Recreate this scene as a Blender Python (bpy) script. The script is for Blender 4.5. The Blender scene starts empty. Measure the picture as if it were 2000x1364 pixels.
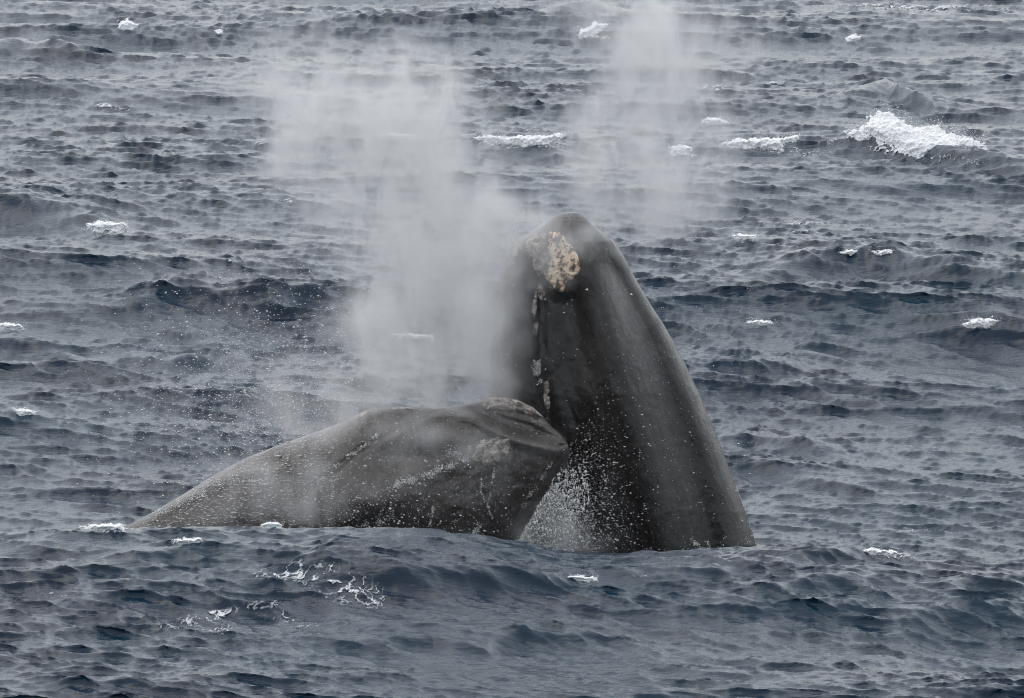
import bpy, math
import numpy as np
from mathutils import Vector

S = bpy.context.scene
# ------------------------------------------------------------------ camera
CAM_H, PITCH = 12.0, math.radians(7.7)
FOV = math.radians(8.9)
FPX = 1000.0 / math.tan(FOV / 2)          # focal length in photo pixels (photo 2000x1364)
cd = bpy.data.cameras.new('camera'); cam = bpy.data.objects.new('camera', cd)
S.collection.objects.link(cam); S.camera = cam
cam.location = (0, 0, CAM_H); cam.rotation_euler = (math.pi / 2 - PITCH, 0, 0)
cd.sensor_width = 36; cd.lens = 18 / math.tan(FOV / 2)
cd.clip_start = 1; cd.clip_end = 20000
# ------------------------------------------------------------------ sky and light
SUN_EL, SUN_AZ = math.radians(60), math.radians(-40)   # azimuth measured from +Y (into the picture) towards +X
w = bpy.data.worlds.new('World'); S.world = w; w.use_nodes = True
nt = w.node_tree; nt.nodes.clear()
out = nt.nodes.new('ShaderNodeOutputWorld'); bg = nt.nodes.new('ShaderNodeBackground')
sky = nt.nodes.new('ShaderNodeTexSky'); sky.sky_type = 'NISHITA'; sky.sun_disc = False
sky.sun_elevation = SUN_EL; sky.sun_rotation = SUN_AZ; sky.air_density = 1.0; sky.dust_density = 3.0
mixs = nt.nodes.new('ShaderNodeMix'); mixs.data_type = 'RGBA'
mixs.inputs[0].default_value = 0.5                    # closed cloud deck over the blue sky
mixs.inputs[7].default_value = (7.3, 7.75, 7.9, 1)
nt.links.new(sky.outputs[0], mixs.inputs[6]); nt.links.new(mixs.outputs[2], bg.inputs[0])
bg.inputs[1].default_value = 0.11
nt.links.new(bg.outputs[0], out.inputs[0])
sl = bpy.data.lights.new('sun', 'SUN'); so = bpy.data.objects.new('sun', sl); S.collection.objects.link(so)
sl.energy = 1.25; sl.angle = math.radians(170); sl.color = (1, .97, .94)
sd = Vector((math.sin(SUN_AZ) * math.cos(SUN_EL), math.cos(SUN_AZ) * math.cos(SUN_EL), math.sin(SUN_EL)))
so.rotation_euler = sd.to_track_quat('Z', 'Y').to_euler(); so.location = (0, 60, 60)
S.view_settings.view_transform = 'Standard'; S.view_settings.look = 'None'
S.view_settings.gamma = 1; S.view_settings.exposure = 0.26; S.view_settings.use_curve_mapping = False
S.render.engine = 'CYCLES'
S.cycles.max_bounces = 6; S.cycles.volume_bounces = 4; S.cycles.transparent_max_bounces = 6
S.cycles.diffuse_bounces = 3; S.cycles.glossy_bounces = 3
S.cycles.volume_max_steps = 64; S.cycles.use_denoising = True; S.cycles.denoising_prefilter = 'FAST'; S.cycles.filter_width = 1.05

# ------------------------------------------------------------------ helpers
CP, SP = math.cos(PITCH), math.sin(PITCH)
def ray(px, py):
    a = (np.asarray(px, float) - 1000) / FPX; b = -(np.asarray(py, float) - 682) / FPX
    return a, CP + b * SP, -SP + b * CP
def P(px, py, Y):                 # point on the plane y = Y
    a, dy, dz = ray(px, py); t = Y / dy
    return np.stack([a * t, np.broadcast_to(Y, np.shape(t)) + 0 * t, CAM_H + dz * t], -1)
def G(px, py, z=0.0):             # point on the level z
    a, dy, dz = ray(px, py); t = (z - CAM_H) / dz
    return np.stack([a * t, dy * t, z + 0 * t], -1)
def proj(p):
    x, y, z = p[..., 0], p[..., 1], p[..., 2] - CAM_H
    f = y * CP - z * SP; u = y * SP + z * CP
    return 1000 + FPX * x / f, 682 - FPX * u / f
def smooth(a, b, x):
    t = np.clip((x - a) / (b - a), 0, 1); return t * t * (3 - 2 * t)
def mesh_from(name, verts, faces, mat=None, parent=None, smooth_sh=True):
    verts = np.asarray(verts, np.float32).reshape(-1, 3); faces = np.asarray(faces, np.int32)
    me = bpy.data.meshes.new(name); n, k = faces.shape
    me.vertices.add(len(verts)); me.vertices.foreach_set('co', verts.ravel())
    me.loops.add(n * k); me.loops.foreach_set('vertex_index', faces.ravel())
    me.polygons.add(n); me.polygons.foreach_set('loop_start', np.arange(0, n * k, k, dtype=np.int32))
    me.polygons.foreach_set('use_smooth', np.full(n, smooth_sh, bool))
    me.update(calc_edges=True); me.validate()
    o = bpy.data.objects.new(name, me); S.collection.objects.link(o)
    if mat: me.materials.append(mat)
    if parent: o.parent = parent
    return o
def dens(o, v):
    a = o.data.attributes.new('dens', 'FLOAT', 'POINT'); a.data.foreach_set('value', np.asarray(v, np.float32).ravel()); return o
def tag(o, label=None, cat=None, group=None, kind=None):
    for k, v in (('label', label), ('category', cat), ('group', group), ('kind', kind)):
        if v: o[k] = v
    return o
def grid_faces(nr, nc, wrap=False):
    i = np.arange(nr - 1)[:, None]; j = np.arange(nc if wrap else nc - 1)[None]; j2 = (j + 1) % nc
    return np.stack([i * nc + j, i * nc + j2, (i + 1) * nc + j2, (i + 1) * nc + j], -1).reshape(-1, 4)
_lat = {}
def vnoise(x, y, seed=0):
    if seed not in _lat: _lat[seed] = np.random.default_rng(seed).random((257, 257)) * 2 - 1
    L = _lat[seed]; L[256] = L[0]; L[:, 256] = L[:, 0]; x = np.asarray(x, float); y = np.asarray(y, float)
    xi = np.floor(x); yi = np.floor(y); fx = x - xi; fy = y - yi
    fx = fx * fx * (3 - 2 * fx); fy = fy * fy * (3 - 2 * fy)
    a = xi.astype(int) % 256; b = yi.astype(int) % 256
    return (L[a, b] * (1 - fx) + L[a + 1, b] * fx) * (1 - fy) + (L[a, b + 1] * (1 - fx) + L[a + 1, b + 1] * fx) * fy
def fbm(x, y, seed=0, oct=4, gain=.5):
    s = 0; a = 1; t = 0
    for k in range(oct):
        s = s + a * vnoise(x * 2 ** k + 7.3 * k, y * 2 ** k + 3.1 * k, seed + k); t += a; a *= gain
    return s / t

# ------------------------------------------------------------------ materials
def new_mat(name):
    m = bpy.data.materials.new(name); m.use_nodes = True
    return m, m.node_tree, m.node_tree.nodes['Principled BSDF']
def tex_noise(t, scale, detail=4, rough=.5, sc=(1, 1, 1), dist=0):
    tc = t.nodes.new('ShaderNodeTexCoord'); mp = t.nodes.new('ShaderNodeMapping')
    mp.inputs['Scale'].default_value = sc
    n = t.nodes.new('ShaderNodeTexNoise'); n.inputs['Scale'].default_value = scale
    n.inputs['Detail'].default_value = detail; n.inputs['Roughness'].default_value = rough
    n.inputs['Distortion'].default_value = dist
    t.links.new(tc.outputs['Object'], mp.inputs[0]); t.links.new(mp.outputs[0], n.inputs[0])
    return n
def ramp(t, src, stops):
    r = t.nodes.new('ShaderNodeValToRGB'); e = r.color_ramp.elements
    e[0].position, e[0].color = stops[0][0], (*stops[0][1], 1)
    e[1].position, e[1].color = stops[-1][0], (*stops[-1][1], 1)
    for p, c in stops[1:-1]:
        k = e.new(p); k.color = (*c, 1)
    t.links.new(src, r.inputs[0]); return r
def bump(t, src, strength, dist, nrm=None):
    b = t.nodes.new('ShaderNodeBump'); b.inputs['Strength'].default_value = strength
    b.inputs['Distance'].default_value = dist; t.links.new(src, b.inputs['Height'])
    if nrm: t.links.new(nrm, b.inputs['Normal'])
    return b
# sea water
m_sea, t, b = new_mat('sea_water')
b.inputs['Roughness'].default_value = .20; b.inputs['IOR'].default_value = 1.333
cn = tex_noise(t, .35, 3, .5)
cr = ramp(t, cn.outputs[0], [(.35, (.003, .016, .036)), (.65, (.005, .027, .050))])
t.links.new(cr.outputs[0], b.inputs['Base Color'])
n1 = tex_noise(t, 14.0, 4, .6, (.38, 1, 1), .4)
n2 = tex_noise(t, 2.6, 3, .55, (.4, 1, 1), .2)
b2 = bump(t, n2.outputs[0], .25, .03)
b1 = bump(t, n1.outputs[0], .8, .016, b2.outputs[0]); t.links.new(b1.outputs[0], b.inputs['Normal'])
# foam
def foam_mat(name, col, nscale, lo, hi):
    m, t, b = new_mat(name); b.inputs['Base Color'].default_value = (*col, 1); b.inputs['Roughness'].default_value = .8
    b.inputs['Specular IOR Level'].default_value = .2
    at = t.nodes.new('ShaderNodeAttribute'); at.attribute_name = 'dens'
    n = tex_noise(t, nscale, 4, .65, (.6, 1, 1)); ad = t.nodes.new('ShaderNodeMath'); ad.operation = 'ADD'
    t.links.new(at.outputs['Fac'], ad.inputs[0]); t.links.new(n.outputs[0], ad.inputs[1])
    mr = t.nodes.new('ShaderNodeMapRange'); mr.inputs[1].default_value = lo; mr.inputs[2].default_value = hi
    t.links.new(ad.outputs[0], mr.inputs[0]); t.links.new(mr.outputs[0], b.inputs['Alpha'])
    h = tex_noise(t, nscale * 1.2, 4); q = bump(t, h.outputs[0], .2, .02); t.links.new(q.outputs[0], b.inputs['Normal'])
    return m
m_foam = foam_mat('white_foam', (.93, .93, .93), 14, .54, 1.05)
m_thin = foam_mat('thin_foam', (.70, .72, .74), 30, .55, 1.35)
m_spray, t, b = new_mat('white_spray')
b.inputs['Base Color'].default_value = (.92, .92, .92, 1); b.inputs['Roughness'].default_value = .6
# droplets
m_drop, t, b = new_mat('water_drops')
b.inputs['Base Color'].default_value = (.8, .79, .77, 1); b.inputs['Roughness'].default_value = .25
def skin(name, dark, light, fleck):
    m, t, b = new_mat(name)
    n = tex_noise(t, 1.6, 5, .6, (1, 1, .45)); r = ramp(t, n.outputs[0], [(.35, dark), (.7, light)])
    f = tex_noise(t, 34, 3, .6, (1, 1, .8)); fr = ramp(t, f.outputs[0], [(fleck, (0, 0, 0)), (fleck + .09, (1, 1, 1))])
    mx = t.nodes.new('ShaderNodeMix'); mx.data_type = 'RGBA'; t.links.new(fr.outputs[0], mx.inputs[0])
    t.links.new(r.outputs[0], mx.inputs[6]); mx.inputs[7].default_value = (.19, .175, .16, 1)
    t.links.new(mx.outputs[2], b.inputs['Base Color'])
    rr = tex_noise(t, 5, 4); r2 = ramp(t, rr.outputs[0], [(.3, (.22,) * 3), (.7, (.46,) * 3)])
    t.links.new(r2.outputs[0], b.inputs['Roughness'])
    b.inputs['Coat Weight'].default_value = .15; b.inputs['Coat Roughness'].default_value = .25
    h1 = tex_noise(t, 4, 6, .65, (1, 1, .3)); h2 = tex_noise(t, 28, 4, .6)
    q = bump(t, h1.outputs[0], .45, .05); q2 = bump(t, h2.outputs[0], .5, .012, q.outputs[0])
    t.links.new(q2.outputs[0], b.inputs['Normal']); return m
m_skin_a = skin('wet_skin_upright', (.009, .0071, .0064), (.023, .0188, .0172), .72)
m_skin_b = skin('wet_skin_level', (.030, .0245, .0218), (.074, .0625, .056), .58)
def callo(name, cols):
    m, t, b = new_mat(name)
    n = tex_noise(t, 11, 6, .65, (1, 1, 1), .6); r = ramp(t, n.outputs[0], cols)
    t.links.new(r.outputs[0], b.inputs['Base Color']); b.inputs['Roughness'].default_value = .6
    h = tex_noise(t, 30, 4, .6); q = bump(t, h.outputs[0], .8, .02); t.links.new(q.outputs[0], b.inputs['Normal'])
    return m
m_bonnet = callo('cream_callosity', [(.42, (.05, .042, .038)), (.47, (.28, .20, .13)), (.52, (.80, .60, .41)), (.7, (.87, .75, .59))])
m_bonnet2 = callo('grey_callosity', [(.38, (.07, .06, .055)), (.5, (.28, .24, .21)), (.66, (.60, .53, .47))])

# ------------------------------------------------------------------ the sea surface
def spectrum(L, N, lmin, lmax, wind, seed, spread=2.0, power=4.0):
    rng = np.random.default_rng(seed)
    k = np.fft.fftfreq(N, L / N) * 2 * np.pi; KX, KY = np.meshgrid(k, k, indexing='ij')
    K = np.hypot(KX, KY); K[0, 0] = 1e9
    c = (KX * wind[0] + KY * wind[1]) / K
    A = K ** (-power / 2) * (0.05 + np.abs(c) ** spread) * np.where(c < 0, .35, 1)
    A *= smooth(2 * np.pi / lmax * .6, 2 * np.pi / lmax, K) * (1 - smooth(2 * np.pi / lmin * .8, 2 * np.pi / lmin * 1.2, K))
    H = (rng.normal(size=(N, N)) + 1j * rng.normal(size=(N, N))) * A
    h = np.fft.ifft2(H).real; s = 1 / h.std()
    dx = np.fft.ifft2(-1j * H * KX / K).real * s; dy = np.fft.ifft2(-1j * H * KY / K).real * s
    return (h * s).astype(np.float32), dx.astype(np.float32), dy.astype(np.float32), L, N
def sample(sp, x, y, rot=0.0):
    h, dx, dy, L, N = sp; c, s = math.cos(rot), math.sin(rot)
    u = ((c * x + s * y) / L * N); v = ((-s * x + c * y) / L * N)
    ui = np.floor(u); vi = np.floor(v); fu = (u - ui).astype(np.float32); fv = (v - vi).astype(np.float32)
    a = ui.astype(int) % N; bb = vi.astype(int) % N; a2 = (a + 1) % N; b2 = (bb + 1) % N
    o = [f[a, bb] * (1 - fu) * (1 - fv) + f[a2, bb] * fu * (1 - fv) + f[a, b2] * (1 - fu) * fv + f[a2, b2] * fu * fv for f in (h, dx, dy)]
    return o[0], c * o[1] - s * o[2], s * o[1] + c * o[2]
W = (-.27, -.96)
SP1 = spectrum(97.0, 2048, .35, 13, W, 11, 4.5, 3.75)
SP2 = spectrum(17.3, 1024, .08, .7, W, 5, 2.8, 3.6)

# the long swell in front of the two whales: its crest line hides their waterline
CRX = np.array([-300,0,120,300,450,700,800,870,950,1000,1060,1120,1200,1300,1400,1480,1560,1700,1900,2300])
CRY = np.array([1050,1044,1038,1030,1027,1028,1031,1038,1047,1056,1070,1080,1083,1080,1072,1067,1070,1085,1105,1120])
YR = 70.6
cw = P(CRX, CRY, YR)
def swell(x, y):
    zc = np.interp(x, cw[:, 0], cw[:, 2]); u = y - YR; T = -1.15; up = np.maximum(u, 0)
    wide = 1 - smooth(18, 40, np.abs(x))
    back = T * (1 - smooth(9.5, 36, u)); f = np.exp(-(up / 3.2) ** 1.5)
    return wide * np.where(u < 0, zc * np.exp(-np.abs(np.minimum(u, 0) / 6.0) ** 1.6), zc * f + back * (1 - f))
_Y = np.arange(57, 220, .04)
def GB(px, py, add=0.0):          # photo pixel -> point on the swell
    px = np.atleast_1d(px).astype(float); py = np.atleast_1d(py).astype(float); o = []
    for p, q in zip(px, py):
        w_ = P(np.full(len(_Y), p), np.full(len(_Y), q), _Y); k = w_[:, 2] <= swell(w_[:, 0], _Y) + add
        o.append(w_[np.argmax(k)] if k.any() else w_[-1])
    return np.array(o)
RIDGES = [  # crest line in the photograph, height, front width, back width (m)
 ([(560,1105),(640,1092),(700,1087),(760,1108),(800,1125)], .12, .40, .6),
 ([(640,1110),(760,1122),(900,1133),(1040,1130),(1150,1120),(1250,1121),(1350,1115),(1440,1098),(1500,1080),(1560,1088)], .15, .28, .9),
 ([(1530,1088),(1640,1073),(1740,1072),(1800,1092)], .14, .28, .7),
 ([(0,1050),(60,1052),(150,1048),(220,1062)], .12, .25, .6),
 ([(230,1085),(330,1068),(420,1052),(500,1064)], .14, .35, .7),
 ([(-60,370),(0,373),(90,382),(170,395),(215,420)], .42, .75, 1.5),
 ([(250,578),(340,561),(450,566),(520,573),(610,560)], .26, .45, 1.2),
 ([(200,668),(260,675),(330,690),(420,668),(500,697)], .22, .40, 1.0),
 ([(-60,642),(0,640),(50,640),(110,646)], .26, .42, 1.0),
 ([(-60,822),(0,815),(50,809),(100,818),(140,830)], .22, .36, .8),
 ([(90,694),(150,700),(240,718)], .18, .35, .8),
 ([(270,612),(293,602),(360,622),(450,650)], .16, .35, .8),
 ([(1490,508),(1600,493),(1680,486),(1760,491),(1850,512),(2040,538)], .32, .50, 1.4),
 ([(1480,702),(1560,690),(1600,677),(1690,686)], .22, .42, .9),
 ([(1380,838),(1470,836),(1560,852),(1640,865)], .24, .42, .9),
 ([(1440,912),(1530,925),(1650,945)], .15, .3, .8),
 ([(1670,160),(1740,152),(1820,178)], .45, .8, 1.2),
 ([(1640,262),(1720,262),(1860,292),(2040,318)], .40, .6, 1.6),
 ([(1400,276),(1480,272),(1570,266)], .22, .5, 1.2),
 ([(1820,632),(1900,626),(2040,622)], .22, .4, 1.0),
 ([(1500,1148),(1570,1131),(1690,1126),(1800,1133)], .14, .28, .7),
 ([(1630,1172),(1680,1170),(1760,1150)], .12, .26, .6),
 ([(1840,1142),(1920,1131),(2040,1142)], .18, .35, .7),
 ([(1780,1190),(1880,1168),(2040,1160)], .22, .5, .8),
 ([(1660,1272),(1740,1250),(1820,1252)], .12, .26, .6),
 ([(1840,1350),(1900,1345),(2040,1350)], .12, .26, .6),
 ([(690,1232),(860,1228),(900,1240),(960,1236),(1030,1220),(1140,1228),(1200,1215)], .11, .22, .7),
 ([(560,1168),(640,1160),(760,1195)], .10, .3, .6),
 ([(0,1332),(120,1345),(300,1340),(420,1352)], .12, .3, .7),
 ([(1160,1345),(1200,1328),(1240,1350)], .14, .28, .6),
 ([(-60,72),(0,70),(60,68),(170,78)], .45, .8, 1.5),
 ([(960,272),(1040,278),(1120,290)], .25, .6, 1.2),
 ([(1080,5),(1140,0),(1240,12)], .4, .9, 1.5),
]
RW = []
for pts, A, wf, wb in RIDGES:
    q = GB([p[0] for p in pts], [p[1] for p in pts], A * .65); RW.append((q[:, 0], q[:, 1], A, wf, wb))
def sea_z(x, y):
    d = smooth(70.0, 71.5, y) * (1 - smooth(80, 84, y)) * (1 - smooth(6.0, 9.0, np.abs(x)))
    far = 1 - smooth(300, 900, y); near = 1 - smooth(150, 260, y)
    h1, a1, b1 = sample(SP1, x, y, .17); h2, a2, b2 = sample(SP2, x, y, -.31)
    k1 = .088 * (1 - .72 * d) * far
    patch = .92 + .60 * fbm(x * .30 + 3, y * .12 + 9, 40, 4)
    k2 = .0170 * patch * near
    z = h1 * k1 + h2 * k2
    for cx, cy, A, wf, wb in RW:
        A = A * .85; wf = wf * 1.0; wb = wb * 1.3
        yc = np.interp(x, cx, cy) + .16 * fbm(x * 1.3, y * .3, 60, 3)
        win = smooth(cx[0] - .7, cx[0] + .9, x) * (1 - smooth(cx[-1] - .9, cx[-1] + .7, x)) * (.75 + .5 * fbm(x * 1.1, y * .2, 61, 3))
        u = y - yc
        pr = np.where(u < 0, np.exp(-(u / wf) ** 2), np.exp(-np.abs(u / wb) ** 1.5))
        z = z + A * win * pr - .25 * A * win * np.exp(-((u + 2.2 * wf) / wf) ** 2)
    z = z + swell(x, y)
    lean = 1.1 * (h1 * k1) + 1.0 * h2 * k2
    return z, -(a1 * k1 * 2.0 + a2 * k2 * 1.2), -(b1 * k1 * 2.0 + b2 * k2 * 1.2) - lean
step = lambda Y: (Y * Y + 144) / 12 * 1.52e-4 * .95
ys = [57.0]
while ys[-1] < 165: ys.append(ys[-1] + step(ys[-1]))
ys = np.concatenate([np.geomspace(4, 56.9, 30), ys, np.geomspace(166, 6000, 80)])
sf = np.linspace(-.088, .088, 1000)
so_ = np.geomspace(.0895, 3.0, 32)
ss = np.concatenate([-so_[::-1], sf, so_])
SY, SS = np.meshgrid(ys, ss, indexing='ij'); SX = SS * SY
edge = 1 - smooth(.10, .3, np.abs(SS)) * .0
z, ddx, ddy = sea_z(SX, SY)
SV = np.stack([SX + ddx, SY + ddy, z], -1)
NR, NC = SX.shape
sea = mesh_from('sea', SV, grid_faces(NR, NC), m_sea)
tag(sea, 'choppy grey blue ocean surface under an overcast sky', kind='structure')
# look-up: photo pixel -> nearest visible sea vertex
ppx, ppy = proj(SV)
LK = np.full((1364 // 3 + 2, 2000 // 3 + 2), -1)
ok = (ppx >= 0) & (ppx < 2000) & (ppy >= 0) & (ppy < 1364) & (SY > 50)
idx = np.flatnonzero(ok.ravel()); idx = idx[np.argsort(-SV[..., 1].ravel()[idx])]
LK[(ppy.ravel()[idx] // 3).astype(int), (ppx.ravel()[idx] // 3).astype(int)] = idx
SVF = SV.reshape(-1, 3)
def on_sea(px, py):
    iy, ix = int(min(max(py, 0), 1363) // 3), int(min(max(px, 0), 1999) // 3)
    for r in range(12):
        for k in (iy + r, iy - r):
            if 0 <= k < LK.shape[0] and LK[k, ix] >= 0: return SVF[LK[k, ix]]
    return GB(px, py)[0]

# ------------------------------------------------------------------ foam pieces
PHI = (1 + 5 ** .5) / 2
def ico():
    import bmesh
    bm = bmesh.new(); bmesh.ops.create_icosphere(bm, subdivisions=1, radius=1)
    v = np.array([q.co[:] for q in bm.verts]); f = np.array([[q.index for q in p.verts] for p in bm.faces]); bm.free()
    return v, f
ICV, ICF = ico()
import bmesh
_b = bmesh.new(); bmesh.ops.create_icosphere(_b, subdivisions=2, radius=1)
IC2V = np.array([q.co[:] for q in _b.verts]); IC2F = np.array([[q.index for q in p.verts] for p in _b.faces]); _b.free()
OCV = np.array([(1,0,0),(-1,0,0),(0,1,0),(0,-1,0),(0,0,1),(0,0,-1)], float)
OCF = np.array([(0,2,4),(2,1,4),(1,3,4),(3,0,4),(2,0,5),(1,2,5),(3,1,5),(0,3,5)])
def clump(name, cen, rad, mat, V=ICV, F=ICF, seed=0, parent=None, jag=.25):
    rng = np.random.default_rng(seed); n = len(cen); rad = np.asarray(rad)
    if rad.ndim == 1: rad = rad[:, None] * np.array([1, 1, 1])
    v = V[None] * (1 + rng.normal(0, jag, (n, len(V), 1))) * rad[:, None, :] + np.asarray(cen)[:, None, :]
    f = F[None] + (np.arange(n) * len(V))[:, None, None]
    return mesh_from(name, v.reshape(-1, 3), f.reshape(-1, 3), mat, parent)
def inside(poly, x, y):
    poly = np.asarray(poly, float); c = np.zeros(np.shape(x), bool); j = len(poly) - 1
    for i in range(len(poly)):
        xi, yi = poly[i]; xj, yj = poly[j]
        c ^= ((yi > y) != (yj > y)) & (x < (xj - xi) * (y - yi) / (yj - yi + 1e-9) + xi); j = i
    return c
def polydist(poly, x, y, closed=True):
    poly = np.asarray(poly, float); d = np.full(np.shape(x), 1e9)
    for i in range(len(poly) if closed else len(poly) - 1):
        a = poly[i]; b_ = poly[(i + 1) % len(poly)]; ab = b_ - a; L2 = ab @ ab + 1e-9
        t_ = np.clip(((x - a[0]) * ab[0] + (y - a[1]) * ab[1]) / L2, 0, 1)
        d = np.minimum(d, np.hypot(x - a[0] - t_ * ab[0], y - a[1] - t_ * ab[1]))
    return d
_b = bmesh.new(); bmesh.ops.create_icosphere(_b, subdivisions=1, radius=1)
IC0V = np.array([q.co[:] for q in _b.verts]); IC0F = np.array([[q.index for q in p.verts] for p in _b.faces]); _b.free()
def whitecap(poly, n, label, rpx=None, seed=1, slope=1.1, spray=0, group='small whitecaps on the open sea', name='whitecap', sub=False, jagpx=5):
    rng = np.random.default_rng(seed); poly = np.asarray(poly, float)
    lo, hi = poly.min(0), poly.max(0); size = hi[1] - lo[1]
    base = on_sea((lo[0] + hi[0]) / 2, hi[1] - 1); mpp = base[1] / FPX
    pad = 4 + jagpx; X, Y_ = np.meshgrid(np.arange(lo[0] - pad, hi[0] + pad, 1.15), np.arange(lo[1] - pad, hi[1] + pad, .8), indexing='ij')
    Xw = X + jagpx * 1.6 * fbm(X / 16, Y_ / 10, seed, 4, .65); Yw = Y_ + jagpx * 1.1 * fbm(X / 13 + 40, Y_ / 9, seed + 9, 4, .65)
    ins = inside(poly, Xw, Yw); d = polydist(poly, Xw, Yw) * np.where(ins, 1, -1)
    d = d + jagpx * .45 * fbm(X / 4.5, Y_ / 3.5, seed + 3, 3)
    L = .12 + .04 * size
    lump = .5 + .5 * fbm(X / (4 + size * .22), Y_ / (3 + size * .18), seed + 11, 4, .6)
    off = smooth(-2, 4 + size * .15, d) * (.02 + .11 * min(size / 60, 1) * lump + .035 * (.5 + .5 * fbm(X / 4, Y_ / 3.3, seed + 17, 3)))
    Yd = base[1] + (hi[1] - Y_) * mpp * slope - off - .03
    V = P(X, Y_ - off * 60 * smooth(0, 20, size), Yd)
    keep = (d > -3.5)[:-1, :-1]; nc = X.shape[1]; i, j = np.nonzero(keep)
    f = np.stack([i * nc + j, (i + 1) * nc + j, (i + 1) * nc + j + 1, i * nc + j + 1], -1)
    u_, inv = np.unique(f, return_inverse=True)
    o = mesh_from(name, V.reshape(-1, 3)[u_], inv.reshape(f.shape), m_foam)
    dens(o, smooth(-3.5, 3.0, d).ravel()[u_] * (1.15 if size > 30 else .95))
    o['kind'] = 'thing'; tag(o, label, 'whitecap', group)
    nd = int(spray + (hi[0] - lo[0]) * 1.2)
    x = rng.uniform(lo[0] - 4, hi[0] + 6, nd)
    top = np.array([poly[np.abs(poly[:, 0] - q).argsort()[:3], 1].min() for q in x])
    y = top - np.abs(rng.normal(0, 2 + size * .11, nd)) + 2 + size * .03
    c = P(x, y, base[1] + (hi[1] - y) * mpp * slope + rng.uniform(-.2, .2, nd))
    s = clump('spray', c, rng.gamma(2, .22, nd) * mpp + .1 * mpp, m_spray, OCV, OCF, seed, parent=o); s['kind'] = 'stuff'
    return o
# the big breaker on the right
whitecap([(1652,259),(1668,256),(1690,250),(1702,232),(1722,220),(1745,228),(1765,235),(1785,250),(1805,252),(1830,246),(1845,258),
          (1870,262),(1890,270),(1905,276),(1926,294),(1905,300),(1880,300),(1868,312),(1830,310),(1790,308),(1760,300),(1745,285),(1720,278),(1700,266),(1680,272),(1665,268)],
         6500, 'large bright white breaking wave crest throwing spray, far right of the upright whale', (1.6, 5.5), 3, .9, 1100, name='breaking_wave', sub=False, jagpx=10, group='')
WC = [
 ([(1408,283),(1440,272),(1480,272),(1520,270),(1556,265),(1560,272),(1530,280),(1528,294),(1500,288),(1460,288)], 420, 'long low white crest between the mist and the big breaker'),
 ([(1370,238),(1385,231),(1408,232),(1420,240),(1400,241)], 90, 'small white crest just above the long low crest, right of the mist'),
 ([(1652,76),(1668,69),(1680,72),(1672,79)], 60, 'tiny white crest near the top edge above the big breaker'),
 ([(1130,74),(1138,58),(1165,44),(1185,50),(1170,60),(1150,72)], 150, 'slanting white crest seen through the mist near the top centre'),
 ([(230,52),(238,42),(248,36),(258,44),(268,48),(262,55),(240,56)], 130, 'small peaked white crest at the top left of the sea'),
 ([(422,60),(430,58),(437,63),(428,65)], 30, 'tiny white fleck of a crest right of the peaked one, top left'),
 ([(168,440),(185,436),(210,434),(242,437),(246,444),(215,448),(190,452)], 190, 'bright oval patch of broken crest below the dark wave at left'),
 ([(0,633),(20,632),(40,634),(46,640),(20,641),(0,643)], 90, 'low white crest cut by the left edge above a dark wave'),
 ([(24,800),(45,799),(62,803),(66,808),(40,808)], 60, 'small white crest on the dark wave low at the left edge'),
 ([(158,1032),(180,1027),(215,1024),(240,1028),(242,1034),(200,1035)], 150, 'bright white foam strip at the tail end of the level whale'),
 ([(508,1027),(520,1021),(540,1020),(552,1026),(548,1030),(515,1030)], 60, 'small foam tuft against the flank of the level whale'),
 ([(1640,492),(1660,487),(1672,492),(1655,496)], 26, 'foam dab at the summit of the dark wave right of the upright whale'),
 ([(1700,492),(1740,488),(1755,497),(1730,499)], 50, 'foam strip on the right shoulder of the dark wave beside the upright whale'),
 ([(1430,462),(1450,459),(1472,461),(1468,466),(1445,466)], 45, 'thin white crest close to the upright whale head'),
 ([(1462,628),(1485,626),(1508,630),(1490,634)], 40, 'thin white crest level with the upper back of the upright whale'),
 ([(1880,634),(1900,624),(1930,622),(1952,628),(1930,636),(1900,640)], 90, 'frothy crest near the right edge at mid height'),
 ([(930,270),(955,264),(985,270),(1020,266),(1070,266),(1105,262),(1095,272),(1060,284),(1020,284),(985,278),(950,274)], 200, 'ragged white crest seen between the two plumes'),
 ([(735,262),(770,262),(830,265),(830,272),(780,272),(745,270)], 120, 'straight pale crest veiled by the thick left plume'),
 ([(1305,288),(1340,284),(1350,290),(1338,306),(1318,304)], 70, 'faint white crest at the right edge of the right plume'),
 ([(1108,1126),(1130,1124),(1165,1131),(1150,1136)], 45, 'foam curl on the dark ripple in front of the upright whale, left one'),
 ([(1232,1122),(1258,1120),(1285,1128),(1262,1131)], 40, 'foam curl on the dark ripple in front of the upright whale, right one'),
 ([(1660,1076),(1700,1072),(1745,1077),(1752,1084),(1700,1082)], 60, 'foam line on the wave top lower right of the upright whale'),
 ([(340,1056),(360,1052),(390,1053),(400,1058),(355,1062)], 50, 'broken foam on the swell crest in front of the level whale'),
 ([(766,656),(790,653),(845,657),(845,662),(790,661)], 60, 'faint straight crest behind the mist between the whales'),
]
for k, (poly, n, lab) in enumerate(WC):
    whitecap(poly, n, lab, (1.6, 4.2), 100 + k, .8, jagpx=5)
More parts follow.
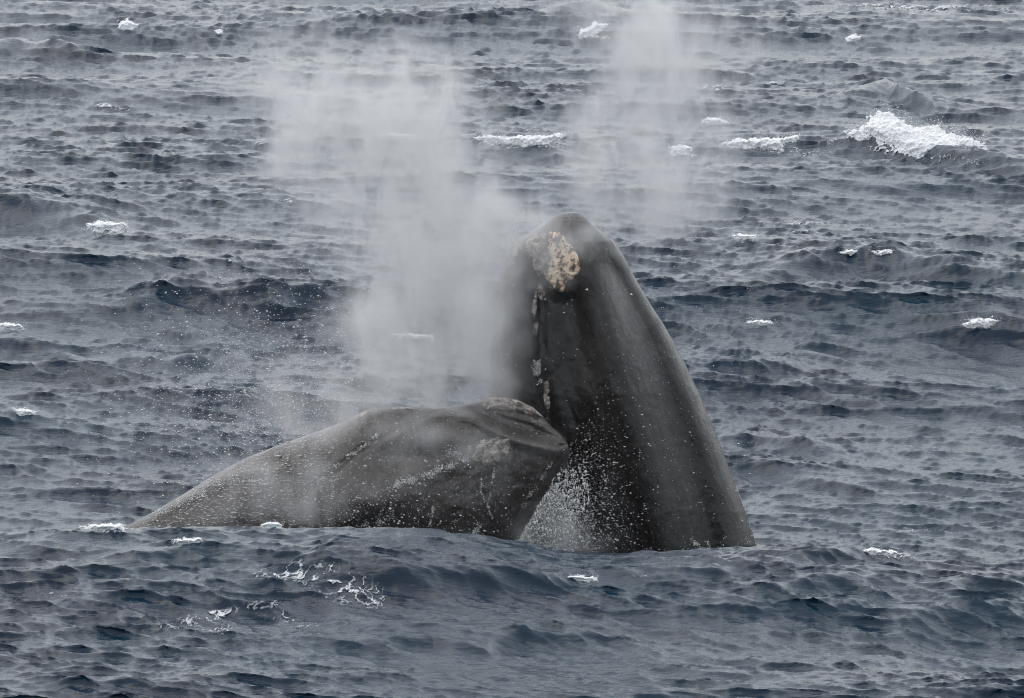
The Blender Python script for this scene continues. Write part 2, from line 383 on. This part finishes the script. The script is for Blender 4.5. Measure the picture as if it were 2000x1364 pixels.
# thin foam lying on the swell: pieces of the water surface itself, raised a little
def foam_patch(blobs, thr, seed, label, sc=(12, 6)):
    B = np.array(blobs, float); x0, x1 = (B[:, 0] - B[:, 2]).min(), (B[:, 0] + B[:, 2]).max()
    h_ = B[:, 3] + B[:, 2] * np.abs(np.sin(np.radians(B[:, 4]))); y0, y1 = (B[:, 1] - h_).min() - 8, (B[:, 1] + h_).max() + 8
    a_, b_ = GB(x0, y0)[0], GB(x1, y1)[0]; m_ = b_[1] / FPX; xs_ = [GB(p, q)[0][0] for p in (x0, x1) for q in (y0, y1)]
    gx = np.arange(min(xs_) - .1, max(xs_) + .1, 1.1 * m_)
    gy = np.arange(b_[1], a_[1], 3.2 * m_)
    X, Y = np.meshgrid(gx, gy, indexing='ij'); z_, dx_, dy_ = sea_z(X, Y)
    V = np.stack([X + dx_, Y + dy_ - .004, z_ + .012], -1); px_, py_ = proj(V)
    m = np.zeros(X.shape)
    for (cx, cy, rx, ry, ang) in blobs:
        c, s = math.cos(math.radians(ang)), math.sin(math.radians(ang))
        u = ((px_ - cx) * c + (py_ - cy) * s) / rx; v = (-(px_ - cx) * s + (py_ - cy) * c) / ry
        m = np.maximum(m, 1 - np.sqrt(u * u + v * v))
    warp = fbm(X * 2, Y * 1.2, seed + 7, 3) * .5
    n = 1 - np.abs(fbm(X * sc[0] + warp * 4, Y * sc[1] + warp * 2, seed, 4)) * 8
    n = n + .8 * fbm(X * 1.4, Y * .7, seed + 20, 3) + .35 * fbm(X * 30, Y * 14, seed + 30, 2)
    n = n + 1.0 * m - thr - .42
    keep = (n > -.45) & (m > .02)
    nc = X.shape[1]; i, j = np.nonzero(keep[:-1, :-1])
    if not len(i): print('EMPTY', label); return
    f = np.stack([i * nc + j, (i + 1) * nc + j, (i + 1) * nc + j + 1, i * nc + j + 1], -1)
    u, inv = np.unique(f, return_inverse=True)
    o = mesh_from('foam_patch', V.reshape(-1, 3)[u], inv.reshape(f.shape), m_thin)
    dens(o, (smooth(-.45, 1.2, n) * smooth(.0, .25, m)).ravel()[u])
    tag(o, label, kind='stuff')
for k, (poly, n, lab) in enumerate(WC):
    a_ = np.array(poly, float); w_ = np.ptp(a_[:, 0])
    if w_ > 30: foam_patch([(a_[:, 0].mean(), a_[:, 1].max() - 2, w_ * .95, 4 + w_ * .05, 3)], .45, 330 + k, 'thin foam trailing from the ' + lab)
foam_patch([(1790,300,190,16,8),(1650,275,90,9,-6)], .55, 390, 'thin foam trailing on the water around the big breaking wave')
foam_patch([(640,1140,130,46,12),(560,1122,80,20,0),(700,1165,70,24,12)], .56, 300, 'lacy white foam spread over the dark swell in front of the level whale')
foam_patch([(335,1220,75,13,-8),(400,1205,80,12,-10),(520,1180,80,12,-6)], .50, 301, 'long thin streak of white foam in the lower left foreground')
foam_patch([(420,1228,60,14,5)], .62, 302, 'loose foam flecks just below the long streak, lower left')
foam_patch([(95,1158,60,11,8)], .66, 303, 'small foam trail near the lower left edge')
foam_patch([(560,1205,60,14,0),(600,1222,40,8,0)], .76, 304, 'sparse foam flecks under the lacy patch in the foreground')
foam_patch([(1820,14,220,9,1)], .42, 305, 'long pale foam line along the upper right edge', (3, 1.5))
foam_patch([(1560,436,110,8,0),(1580,450,60,6,0)], .66, 306, 'faint foam trail between the upright whale head and the right edge', (4, 2))
foam_patch([(250,215,60,6,8),(200,205,50,5,8)], .60, 307, 'faint foam thread high on the left side of the sea', (4, 2))
foam_patch([(560,390,45,8,15)], .66, 308, 'small foam scatter on the wave left of the thick plume', (4, 2))
foam_patch([(60,975,60,5,6)], .62, 309, 'short foam thread left of the tail end of the level whale')
foam_patch([(1780,1035,90,7,0)], .72, 310, 'faint foam trail to the right of the upright whale base')
foam_patch([(1400,170,60,8,4),(1515,162,40,6,0)], .62, 311, 'faint foam trail right of the right plume near the top', (3, 1.5))
foam_patch([(500,278,70,8,-4)], .55, 312, 'pale foam smear at the left rim of the left plume', (3, 1.5))

# ------------------------------------------------------------------ upright whale
def ip(x, xs, vs): return np.interp(x, xs, vs)
_cv = {}
def ips(x, xs, vs, sig=14):
    key = (tuple(xs), tuple(vs), sig)
    if key not in _cv:
        gx = np.arange(xs[0] - 4 * sig, xs[-1] + 4 * sig, 1.0); gv = np.interp(gx, xs, vs)
        k = np.exp(-.5 * (np.arange(-3 * sig, 3 * sig + 1) / sig) ** 2); k /= k.sum()
        _cv[key] = (gx, np.convolve(np.pad(gv, 3 * sig, mode='edge'), k, 'valid'))
    return np.interp(x, *_cv[key])
def groove(px, py, pts, wdt):          # gaussian about a polyline x(y)
    pts = np.asarray(pts, float); xc = ips(py, pts[:, 1], pts[:, 0], 18)
    w_ = smooth(pts[0, 1] - 30, pts[0, 1] + 40, py)
    return np.exp(-((px - xc) / wdt) ** 2) * w_
AY = [414,416,419,424,432,440,450,458,465,472,485,500,530,560,600,640,700,770,850,930,1000,1065,1150,1300,1450,1560,1600]
AXL = [1119,1104,1092,1079,1066,1054,1040,1028,1013,1003,992,985,980,974,968,962,958,957,957,957,957,958,962,990,1040,1120,1200]
AXR = [1121,1130,1136,1144,1153,1162,1172,1182,1191,1200,1209,1218,1233,1250,1274,1300,1333,1366,1400,1430,1457,1478,1495,1500,1460,1360,1220]
AD = [.03,.12,.17,.24,.32,.38,.45,.50,.54,.57,.61,.65,.71,.76,.83,.89,.97,1.04,1.08,1.12,1.14,1.15,1.15,1.1,.95,.6,.05]
Y_A = 78.85
def surf_a(u, py, off=0.0, front=True):
    """u in -1..1 across the body at photo row py; point on the skin"""
    xl, xr, D = ip(py, AY, AXL), ip(py, AY, AXR), ip(py, AY, AD)
    px = (xl + xr) / 2 + u * (xr - xl) / 2
    f = np.power(np.clip(1 - np.abs(u) ** 2.3, 0, 1), .56)
    if not front: 
        return P(px, py, Y_A + D * f)
    e = np.clip(f * 1.6, 0, 1)
    o = np.zeros(np.shape(px))
    o += .15 * groove(px, py, [(1040,440),(1020,520),(1008,640),(1000,800),(1000,1070)], 34)          # rostrum
    o -= .08 * groove(px, py, [(1075,500),(1060,560),(1056,650),(1060,720),(1072,800),(1080,1070)], 14)   # mouth line
    o -= .17 * groove(px, py, [(1110,560),(1110,650),(1115,760),(1125,1070)], 42)                     # sunk panel
    o += .20 * groove(px, py, [(1150,470),(1172,600),(1215,760),(1260,900),(1300,1080)], 40)
    o -= .16 * groove(px, py, [(1190,500),(1240,590),(1285,700),(1330,830),(1375,980),(1395,1070)], 32)
    o += .03 * groove(px, py, [(1210,500),(1275,640),(1325,760),(1375,900),(1420,1060)], 18)
    o += .014 * fbm((px + (py - 700) * -.38) / 22, py / 260, 71, 3)
    o += .02 * fbm(px / 60, py / 90, 70, 4) + .006 * fbm(px / 9, py / 12, 74, 3)
    Y = Y_A - D * f - o * e - off
    return P(px, py, Y)
n_l, n_c = 560, 420
tt = np.linspace(0, 1, n_l); lv = np.interp(tt, [0, .06, .16, .8, 1], [414.2, 420, 470, 1100, 1599])
th = np.linspace(0, 2 * np.pi, n_c, endpoint=False)
# denser towards the camera
LV, TH = np.meshgrid(lv, th, indexing='ij')
U = -np.cos(TH); FR = np.sin(TH) >= 0
va = np.where(FR[..., None], surf_a(U, LV), surf_a(U, LV, front=False))
whale_a = mesh_from('whale', va, grid_faces(n_l, n_c, True), m_skin_a)
tag(whale_a, 'dark upright right whale head rising steeply out of the sea behind the other whale', 'whale', 'right whales at the surface')
def callosity(surf, poly, name, mat, parent, hgt, label=None, seed=0, n=90, rag=6, nz=14.0):
    poly = np.asarray(poly, float); lo, hi = poly.min(0) - 6, poly.max(0) + 6
    ar = (hi[0] - lo[0]) / (hi[1] - lo[1]); nx = int(n * max(.35, min(1.6, ar))); ny = n
    X, Yp = np.meshgrid(np.linspace(lo[0], hi[0], nx), np.linspace(lo[1], hi[1], ny), indexing='ij')
    Xw = X + rag * fbm(X / 9, Yp / 9, seed, 3); Yw = Yp + rag * fbm(X / 9 + 30, Yp / 9, seed + 5, 3)
    ins = inside(poly, Xw, Yw); d = polydist(poly, Xw, Yw) * np.where(ins, 1, -1)
    h = smooth(-2, 7, d); lump = .5 + .5 * fbm(X / nz, Yp / nz, seed + 11, 4, .6); fine_ = fbm(X / 3.5, Yp / 3.5, seed + 15, 2)
    off = hgt * h * (.35 + .9 * lump + .22 * fine_) - .012
    V = surf(X, Yp, off)
    keep = (d > -3)[:-1, :-1]; nr, nc = X.shape; i, j = np.nonzero(keep)
    f = np.stack([i * nc + j, (i + 1) * nc + j, (i + 1) * nc + j + 1, i * nc + j + 1], -1)
    u_, inv = np.unique(f, return_inverse=True)
    o = mesh_from(name, V.reshape(-1, 3)[u_], inv.reshape(f.shape), mat, parent)
    if label: o['label'] = label
    return o
def sa(px, py, off):
    xl, xr = ip(py, AY, AXL), ip(py, AY, AXR)
    return surf_a(np.clip((px - (xl + xr) / 2) / ((xr - xl) / 2), -.999, .999), py, off)
callosity(sa, [(1072,453),(1092,456),(1108,470),(1120,487),(1130,505),(1133,528),(1124,545),(1108,552),(1104,566),(1090,572),(1078,566),(1074,548),(1062,540),(1064,520),(1075,505),(1068,485),(1070,470)],
          'callosity', m_bonnet, whale_a, .065, 'big cream and orange crusted callosity near the tip', 500, 130)
callosity(sa, [(1025,470),(1045,458),(1068,456),(1070,480),(1072,505),(1062,530),(1052,545),(1045,528),(1040,505),(1030,490)], 'callosity', m_bonnet2, whale_a, .07, 'grey crusted callosity beside the cream one', 510)
callosity(sa, [(992,492),(1005,474),(1022,470),(1020,490),(1006,515),(996,530),(988,515)], 'callosity', m_bonnet2, whale_a, .05, 'pale callosity on the far left rim of the snout', 512)
for k, poly in enumerate([[(1049,556),(1060,550),(1066,568),(1062,588),(1052,590),(1050,572)], [(1040,586),(1050,582),(1052,602),(1046,616),(1038,610)],
                          [(1044,628),(1053,624),(1054,640),(1048,658),(1040,654)], [(1046,704),(1056,700),(1058,722),(1052,738),(1044,732)],
                          [(1060,745),(1070,740),(1074,765),(1073,800),(1066,806),(1060,775)]]):
    callosity(sa, poly, 'callosity', m_bonnet2, whale_a, .05, 'small crusted knob in the row along the mouth line', 520 + k, 40, 4)

# ------------------------------------------------------------------ level whale
BX = [120,180,240,300,360,420,480,540,600,650,680,700,715,740,775,810,850,880,905,930,955,980,1010,1040,1060,1080,1095,1104,1109,1112,1113]
BT = [1120,1075,1032,1000,964,926,895,871,850,832,820,809,801,797,794,796,799,796,791,786,777,776,781,795,813,836,848,858,866,876,884]
BBX = [120,240,400,600,800,900,950,985,1005,1020,1050,1085,1100,1108,1112,1113]
BB = [1135,1190,1250,1275,1245,1185,1125,1085,1056,1035,990,938,918,902,892,886]
BDX = [120,240,400,600,800,900,980,1040,1080,1100,1109,1113]
BD = [.08,.42,.85,1.05,1.0,.85,.62,.44,.30,.19,.11,.03]
LIPX = [640,700,760,810,850,880,905,930,960,1000,1040,1090,1113]
LIPY = [905,872,842,816,802,799,803,812,829,848,860,872,876]
def yc_b(px): return ip(px, [120, 600, 1113], [78.5, 77.95, 77.15])
def feat_b(px, py):
    o = np.zeros(np.shape(px)); lip = ips(px, LIPX, LIPY, 10)
    win = smooth(690, 850, px) * (1 - smooth(1075, 1108, px))
    o -= .15 * win * (1 - smooth(-13, 4, py - lip))                                    # upper jaw set back behind the lip
    o += .085 * win * np.exp(-((py - lip - 12) / 10.0) ** 2)
    lm = ips(px, [900, 950, 1000, 1050, 1100], [800, 822, 842, 852, 868], 12)
    o -= .05 * np.exp(-((py - lm + 9) / 4.5) ** 2) * smooth(890, 950, px) * (1 - smooth(1085, 1105, px))
    lipl = ips(px, [560, 640, 700, 760, 850], [990, 930, 880, 848, 806])
    o -= .07 * np.exp(-((py - lipl) / 9) ** 2) * smooth(560, 640, px) * (1 - smooth(760, 860, px))
    o -= .15 * np.exp(-((px - 775) / 55) ** 2 - ((py - 895) / 26) ** 2)
    o += .15 * np.exp(-((px - 720) / 70) ** 2 - ((py - 980) / 40) ** 2)
    o += .11 * np.exp(-((px - 860) / 60) ** 2 - ((py - 850) / 30) ** 2)
    l2 = ips(px, [760, 860, 940, 1010], [985, 930, 885, 850])
    o -= .012 * np.exp(-((py - l2 - 18) / 14) ** 2) * smooth(740, 800, px) * (1 - smooth(930, 1000, px))
    l3 = ips(px, [240, 340, 430, 520, 620], [1040, 985, 935, 915, 925])
    o += .07 * np.exp(-((py - l3) / 12) ** 2) * smooth(250, 330, px) * (1 - smooth(470, 600, px))
    l4 = ips(px, [960, 1040, 1100], [1100, 985, 905])
    o -= .025 * np.exp(-((py - l4 + 22) / 12) ** 2) * smooth(960, 1010, px)
    l5 = ip(px, [880, 930, 990, 1040, 1075], [812, 800, 822, 836, 850])
    o -= .05 * np.exp(-((py - l5 + 2) / 6) ** 2) * smooth(880, 930, px) * (1 - smooth(1040, 1085, px))
    o -= .06 * np.exp(-((px - 1096) / 9) ** 2 - ((py - 870) / 3.2) ** 2)
    o += .038 * fbm(px / 60, py / 45, 80, 3) + .010 * fbm(px / 12, py / 9, 84, 3)
    return o
def surf_b(px, c, off=0.0, front=True):      # c in -1 (bottom) .. 1 (top)
    tp, bt, D = ip(px, BX, BT), ip(px, BBX, BB), ip(px, BDX, BD)
    py = (tp + bt) / 2 - c * (bt - tp) / 2
    f = np.power(np.clip(1 - np.abs(c) ** 2.2, 0, 1), .5)
    if not front: return P(px, py, yc_b(px) + D * f)
    e = np.clip(f * 1.8, 0, 1) * np.clip(D * 2.2, 0, 1)
    rid = .0
    return P(px, py, yc_b(px) - D * f - feat_b(px, py) * e - off)
n_l, n_c = 640, 360
tt = np.linspace(0, 1, n_l); lv = np.interp(tt, [0, .35, .88, .96, 1], [121, 600, 1075, 1105, 1112.95])
th = np.linspace(0, 2 * np.pi, n_c, endpoint=False); LV, TH = np.meshgrid(lv, th, indexing='ij')
C_ = np.cos(TH); FR = np.sin(TH) >= 0
vb = np.where(FR[..., None], surf_b(LV, C_), surf_b(LV, C_, front=False))
whale_b = mesh_from('whale', vb, grid_faces(n_l, n_c, True)[:, ::-1], m_skin_b)
tag(whale_b, 'brown grey right whale lying level with its snout against the upright whale', 'whale', 'right whales at the surface')
def sb(px, py, off):
    tp, bt = ip(px, BX, BT), ip(px, BBX, BB)
    return surf_b(px, np.clip(((tp + bt) / 2 - py) / ((bt - tp) / 2), -.999, .9995), off)
callosity(sb, [(938,790),(950,778),(975,774),(1005,778),(1030,788),(1050,800),(1062,816),(1048,812),(1025,806),(1000,803),(975,798),(950,800)], 'callosity', m_bonnet2, whale_b, .09, 'pale crusted callosity on top of the snout', 540, 80, 4)
callosity(sb, [(925,882),(940,864),(965,856),(990,856),(1001,868),(996,885),(982,896),(972,910),(955,912),(935,905),(922,898)], 'callosity', m_bonnet2, whale_b, .05, 'rough grey callosity patch on the lower lip', 545, 100, 7)
callosity(sb, [(676,826),(695,812),(712,803),(735,797),(720,806),(700,820)], 'callosity', m_bonnet2, whale_b, .09, 'thin callosity at the blowhole rim', 548, 40, 3)
callosity(sb, [(752,797),(775,794),(812,797),(808,802),(780,800)], 'callosity', m_bonnet2, whale_b, .09, 'thin callosity on the crown', 549, 40, 3)
callosity(sb, [(925,782),(940,777),(952,778),(948,786),(932,788)], 'callosity', m_bonnet2, whale_b, .06, 'small knob behind the snout callosity', 551, 40, 3)

# ------------------------------------------------------------------ droplets, runnels and splash
rng = np.random.default_rng(77)
def drops(name, pts, r, mat, label, stretch=(1, 1, 1), seed=0):
    r = np.asarray(r)[:, None] * np.array(stretch)
    o = clump(name, pts, r, mat, OCV, OCF, seed, jag=.2); tag(o, label, kind='stuff'); return o
# spray hanging in front of the upright whale
n = 5200
px = np.concatenate([rng.normal(1108, 58, 6500), rng.normal(1066, 34, 6500), 1060 + 340 * rng.random(900) ** 1.5])
py = np.concatenate([1075 - np.abs(rng.normal(0, 150, 6500)), 1072 - np.abs(rng.normal(0, 70, 6500)), rng.uniform(560, 1060, 900)])
jt = rng.normal(0, 22, len(px)); k = (px > 1010 + (1055 - py) * .55 + np.maximum(jt, -4)) & (px < ip(py, AY, AXR) - 8) & (px + jt * .6 > 1075 * (py < 860)) & (py > 560)
px, py = px[k], py[k]
s_ = np.clip((py - 560) / 500, 0, 1)
r = rng.gamma(1.3, .0021, len(px)) * (.35 + .9 * s_) + .0011
drops('spray_droplets', sa(px, py, rng.uniform(.05, .5, len(px))), np.minimum(r, .013), m_drop, 'white droplets flying in front of the dark upright whale', (1.5, 1, .8), 1)
# droplets over the level whale and the air to its left
px = np.concatenate([640 + 370 * rng.random(750), rng.normal(720, 50, 250)]); py = np.concatenate([1050 - 190 * rng.random(750) ** 1.8, rng.normal(1005, 22, 250)])
k = (py > ip(px, BX, BT) + 25) & (px < ip(py, [884, 940, 1055], [1110, 1080, 1000])); px, py = px[k], py[k]
drops('spray_droplets', sb(px, py, rng.uniform(.03, .35, len(px))), rng.gamma(1.4, .0021, len(px)) + .0014, m_drop, 'droplets scattered in front of the flank of the level whale', (1.3, 1, 1), 2)
px = 225 + 430 * rng.random(4200) ** 1.2; py = rng.uniform(850, 1035, 4200); k = py > ip(px, BX, BT) + 3; px, py = px[k], py[k]
drops('spray_droplets', sb(px, py, rng.uniform(.005, .05, len(px))), rng.gamma(1.6, .0020, len(px)) + .0016, m_drop, 'fine water beads running over the back of the level whale', (2.6, 1, .45), 3)
n = 9000
px = np.concatenate([rng.normal(560, 170, n), rng.uniform(250, 1500, 1500)]); py = np.concatenate([rng.normal(790, 120, n), rng.uniform(430, 1020, 1500)])
k = (py < 1020) & (px > 100) & (px < 1600) & (py > 420) & (rng.random(len(px)) < .75); px, py = px[k], py[k]
Yd = rng.uniform(75.8, 79.5, len(px)); 
drops('spray_droplets', P(px, py, Yd), rng.gamma(2, .0016, len(px)) + .0020, m_drop, 'fine drizzle of falling droplets left of the whales', (1.3, 1, .8), 4)
# runnels and foam on the skin
def runnel(surf, line, n, wd, r, seed, name, label, parent):
    n = n * 7; g = np.random.default_rng(seed); line = np.asarray(line, float); seg = np.r_[0, np.cumsum(np.hypot(*np.diff(line, axis=0).T))]
    q = g.uniform(0, seg[-1], n); q = q + 4 * np.sin(q / 5.0)
    x = ip(q, seg, line[:, 0]) + g.normal(0, wd, n) + wd * 1.5 * fbm(q / 9, q * 0, seed, 2); y = ip(q, seg, line[:, 1]) + g.normal(0, wd, n) + wd * 1.5 * fbm(q / 8 + 50, q * 0, seed + 3, 2)
    kk = (fbm(q / 10, q * 0 + 3, seed + 8, 3) + .5 * fbm(x / 3, y / 3, seed + 12, 2) > -.08); x = x[kk]; y = y[kk]; n = len(x)
    if not n: return
    o = clump(name, surf(x, y, g.uniform(.0, .03, n)), g.gamma(1.6, r / 3.4, n) + .0012, m_drop, OCV, OCF, seed, parent=parent)
    o['kind'] = 'stuff'; o['label'] = label
RB = [([(762,960),(778,948),(800,940),(818,934),(836,928)], 190, 4.2), ([(836,928),(870,915),(895,905),(915,893)], 130, 3.5), ([(872,888),(890,884),(905,890)], 60, 4),
      ([(905,880),(935,868),(965,858),(985,858)], 120, 3), ([(592,962),(612,948),(634,932)], 70, 2.2), ([(652,912),(690,885),(712,868),(738,850)], 120, 1.8),
      ([(966,915),(962,945),(958,965),(952,985),(956,1002),(963,1012)], 70, 1.2), ([(941,935),(940,960),(946,980)], 30, 1.2), ([(850,980),(845,1000),(838,1026)], 50, 1.4),
      ([(936,1028),(925,1045)], 40, 3), ([(700,1025),(740,1030),(760,1010)], 60, 4), ([(1080,900),(1065,925),(1040,960),(1022,990)], 70, 2.2), ([(856,1000),(862,1020)], 30, 3),
      ([(360,985),(400,955),(450,938),(500,940)], 160, 4.5), ([(300,1010),(350,985),(400,960)], 130, 4)]
for k, (l, n, wd) in enumerate(RB): runnel(sb, l, n, wd, .005 if n > 100 else .004, 600 + k, 'water_runnel', 'white water running down the skin', whale_b)
for k, (l, n, wd) in enumerate([([(1060,1074),(1200,1080),(1340,1074),(1478,1058)], 75, 4.0), ([(1085,925),(1088,960),(1090,990),(1084,1030),(1092,1060)], 160, 4), ([(1350,1055),(1362,1068)], 26, 2.5), ([(1380,1058),(1384,1066)], 14, 2), ([(1414,1048),(1430,1062)], 26, 2.5), ([(1436,940),(1452,985),(1466,1030),(1474,1060)], 60, 2.0), ([(1345,740),(1375,800),(1404,870)], 24, 1.2),
                               ([(1048,560),(1045,600),(1043,655)], 60, 2.2), ([(1048,700),(1045,735),(1055,745)], 60, 3)]):
    runnel(sa, l, n, wd, .005, 640 + k, 'water_runnel', 'white water running down the skin', whale_a)
# splash curtain between the two whales
g = np.random.default_rng(9); n = 7000
py = 1085 - np.abs(g.normal(0, 62, n)); px = 1012 + (1060 - py) * .55 + np.abs(g.normal(0, 40, n)); k = (py > 900) & (px < 1150); px, py = px[k], py[k]
o = clump('splash', P(px, py, g.uniform(76.8, 77.3, len(px))), np.stack([g.gamma(2, .0035, len(px)) + .002, g.gamma(2, .004, len(px)) + .002, g.gamma(2, .006, len(px)) + .003], -1), m_drop, OCV, OCF, 7)
tag(o, 'curtain of white splash water between the snout and the upright whale', kind='stuff')

# ------------------------------------------------------------------ blow mist (real volumes)
def mist(name, blobs, label, dens, seed, Yc, soft=False, bright=(.985, .98, .98)):
    m = bpy.data.materials.new(name); m.use_nodes = True; t = m.node_tree; t.nodes.clear()
    o_ = t.nodes.new('ShaderNodeOutputMaterial'); pv = t.nodes.new('ShaderNodeVolumePrincipled')
    pv.inputs['Color'].default_value = (*bright, 1); pv.inputs['Anisotropy'].default_value = .35
    t.links.new(pv.outputs[0], o_.inputs['Volume'])
    tc = t.nodes.new('ShaderNodeTexCoord')
    # warp the coordinates a little so blob rims are ragged
    nz = t.nodes.new('ShaderNodeTexNoise'); nz.inputs['Scale'].default_value = 1.5; nz.inputs['Detail'].default_value = 3
    ofs = t.nodes.new('ShaderNodeVectorMath'); ofs.operation = 'ADD'; ofs.inputs[1].default_value = (seed, seed * 2, 0)
    t.links.new(tc.outputs['Object'], ofs.inputs[0]); t.links.new(ofs.outputs[0], nz.inputs['Vector'])
    sub = t.nodes.new('ShaderNodeVectorMath'); sub.operation = 'SUBTRACT'; sub.inputs[1].default_value = (.5, .5, .5); t.links.new(nz.outputs['Color'], sub.inputs[0])
    mad = t.nodes.new('ShaderNodeVectorMath'); mad.operation = 'MULTIPLY_ADD'; mad.inputs[1].default_value = (.25, .1, .5) if soft else (1.5, .7, 1.7)
    t.links.new(sub.outputs[0], mad.inputs[0]); t.links.new(tc.outputs['Object'], mad.inputs[2])
    tot = None; lo = np.full(3, 1e9); hi = -lo
    for (cx, cy, rx, ry, Y, ryd, wgt) in blobs:
        c = P(cx, cy, Y); mpp = Y / FPX; rad = np.array([rx * mpp, ryd, ry * mpp])
        lo = np.minimum(lo, c - rad); hi = np.maximum(hi, c + rad)
        a = t.nodes.new('ShaderNodeVectorMath'); a.operation = 'SUBTRACT'; a.inputs[1].default_value = c; t.links.new(mad.outputs[0], a.inputs[0])
        q = t.nodes.new('ShaderNodeVectorMath'); q.operation = 'DIVIDE'; q.inputs[1].default_value = rad; t.links.new(a.outputs[0], q.inputs[0])
        l = t.nodes.new('ShaderNodeVectorMath'); l.operation = 'LENGTH'; t.links.new(q.outputs[0], l.inputs[0])
        mr = t.nodes.new('ShaderNodeMapRange'); mr.interpolation_type = 'SMOOTHSTEP'
        mr.inputs[1].default_value = 1; mr.inputs[2].default_value = 0; mr.inputs[3].default_value = 0; mr.inputs[4].default_value = wgt
        t.links.new(l.outputs['Value'], mr.inputs[0])
        if tot is None: tot = mr.outputs[0]
        else:
            ad = t.nodes.new('ShaderNodeMath'); ad.operation = 'ADD'; t.links.new(tot, ad.inputs[0]); t.links.new(mr.outputs[0], ad.inputs[1]); tot = ad.outputs[0]
    mp = t.nodes.new('ShaderNodeMapping'); mp.inputs['Scale'].default_value = (1.7, 1.0, .85); mp.inputs['Rotation'].default_value = (0, math.radians(-14), 0)
    t.links.new(ofs.outputs[0], mp.inputs[0])
    n2 = t.nodes.new('ShaderNodeTexNoise'); n2.inputs['Scale'].default_value = 1.3; n2.inputs['Detail'].default_value = 6; n2.inputs['Roughness'].default_value = .66; n2.inputs['Distortion'].default_value = .5
    t.links.new(mp.outputs[0], n2.inputs['Vector'])
    r2 = t.nodes.new('ShaderNodeMapRange'); r2.inputs[1].default_value = .38; r2.inputs[2].default_value = .70; r2.inputs[3].default_value = .5 if soft else .10; r2.inputs[4].default_value = 1.6 if soft else 2.3
    t.links.new(n2.outputs[0], r2.inputs[0])
    mu = t.nodes.new('ShaderNodeMath'); mu.operation = 'MULTIPLY'; t.links.new(tot, mu.inputs[0]); t.links.new(r2.outputs[0], mu.inputs[1])
    mv = t.nodes.new('ShaderNodeMath'); mv.operation = 'MULTIPLY'; mv.inputs[1].default_value = dens; t.links.new(mu.outputs[0], mv.inputs[0])
    t.links.new(mv.outputs[0], pv.inputs['Density'])
    c = (lo + hi) / 2; h = (hi - lo) / 2 * 1.08
    bm = bmesh.new(); bmesh.ops.create_cube(bm, size=2)
    for v_ in bm.verts: v_.co = Vector((c[0] + v_.co.x * h[0], c[1] + v_.co.y * h[1], c[2] + v_.co.z * h[2]))
    me = bpy.data.meshes.new(name); bm.to_mesh(me); bm.free(); me.materials.append(m)
    o = bpy.data.objects.new(name, me); S.collection.objects.link(o)
    tag(o, label, kind='stuff'); return o
YM = 78.0
mist('blow_mist', [
  (840,720,190,190,YM,.8,.6),(850,560,220,200,YM,.9,.75),(840,420,230,190,YM,.9,.8),(800,300,200,180,YM,.9,.85),(790,180,250,140,YM,.8,.55),
  (590,190,160,210,YM,.8,.6),(660,340,190,210,YM,.8,.45),(975,430,130,120,YM-.6,.7,.8),(945,600,80,230,77.0,.55,.7),(720,640,130,190,YM,.8,.4),
  (620,800,200,120,77.3,.6,.55),(860,880,260,90,76.4,.5,.30),(560,960,230,80,76.4,.5,.45),(1110,470,110,90,77.3,.5,.55)],
  'thick white blow mist rising left of the upright whale', 3.0, 3.0, YM)
mist('blow_mist', [
  (1210,30,190,110,YM+.8,.8,.6),(1320,110,230,150,YM+.8,.8,.7),(1250,220,200,160,YM+.8,.8,.65),(1310,330,170,150,YM+.8,.8,.75),(1210,420,190,70,YM+.6,.7,.6),(1150,330,110,120,YM+.8,.8,.35),(1330,420,110,80,YM+.8,.6,.35)],
  'thinner white blow mist drifting above the tip of the upright whale', 2.5, 11.0, YM)
mist('blow_mist', [(978,640,88,240,77.1,.6,1.0),(960,760,100,120,77.0,.6,.5),(1015,500,90,110,77.6,.5,.6)], 'thin veil of blow mist over the pale left flank of the upright whale', .95, 31.0, YM, soft=True)
mist('splash_mist', [(1045,1040,80,120,77.0,.4,1.3),(1110,1050,110,100,76.9,.4,.6)], 'pale spray haze low between the two whales', 2.0, 21.0, YM)
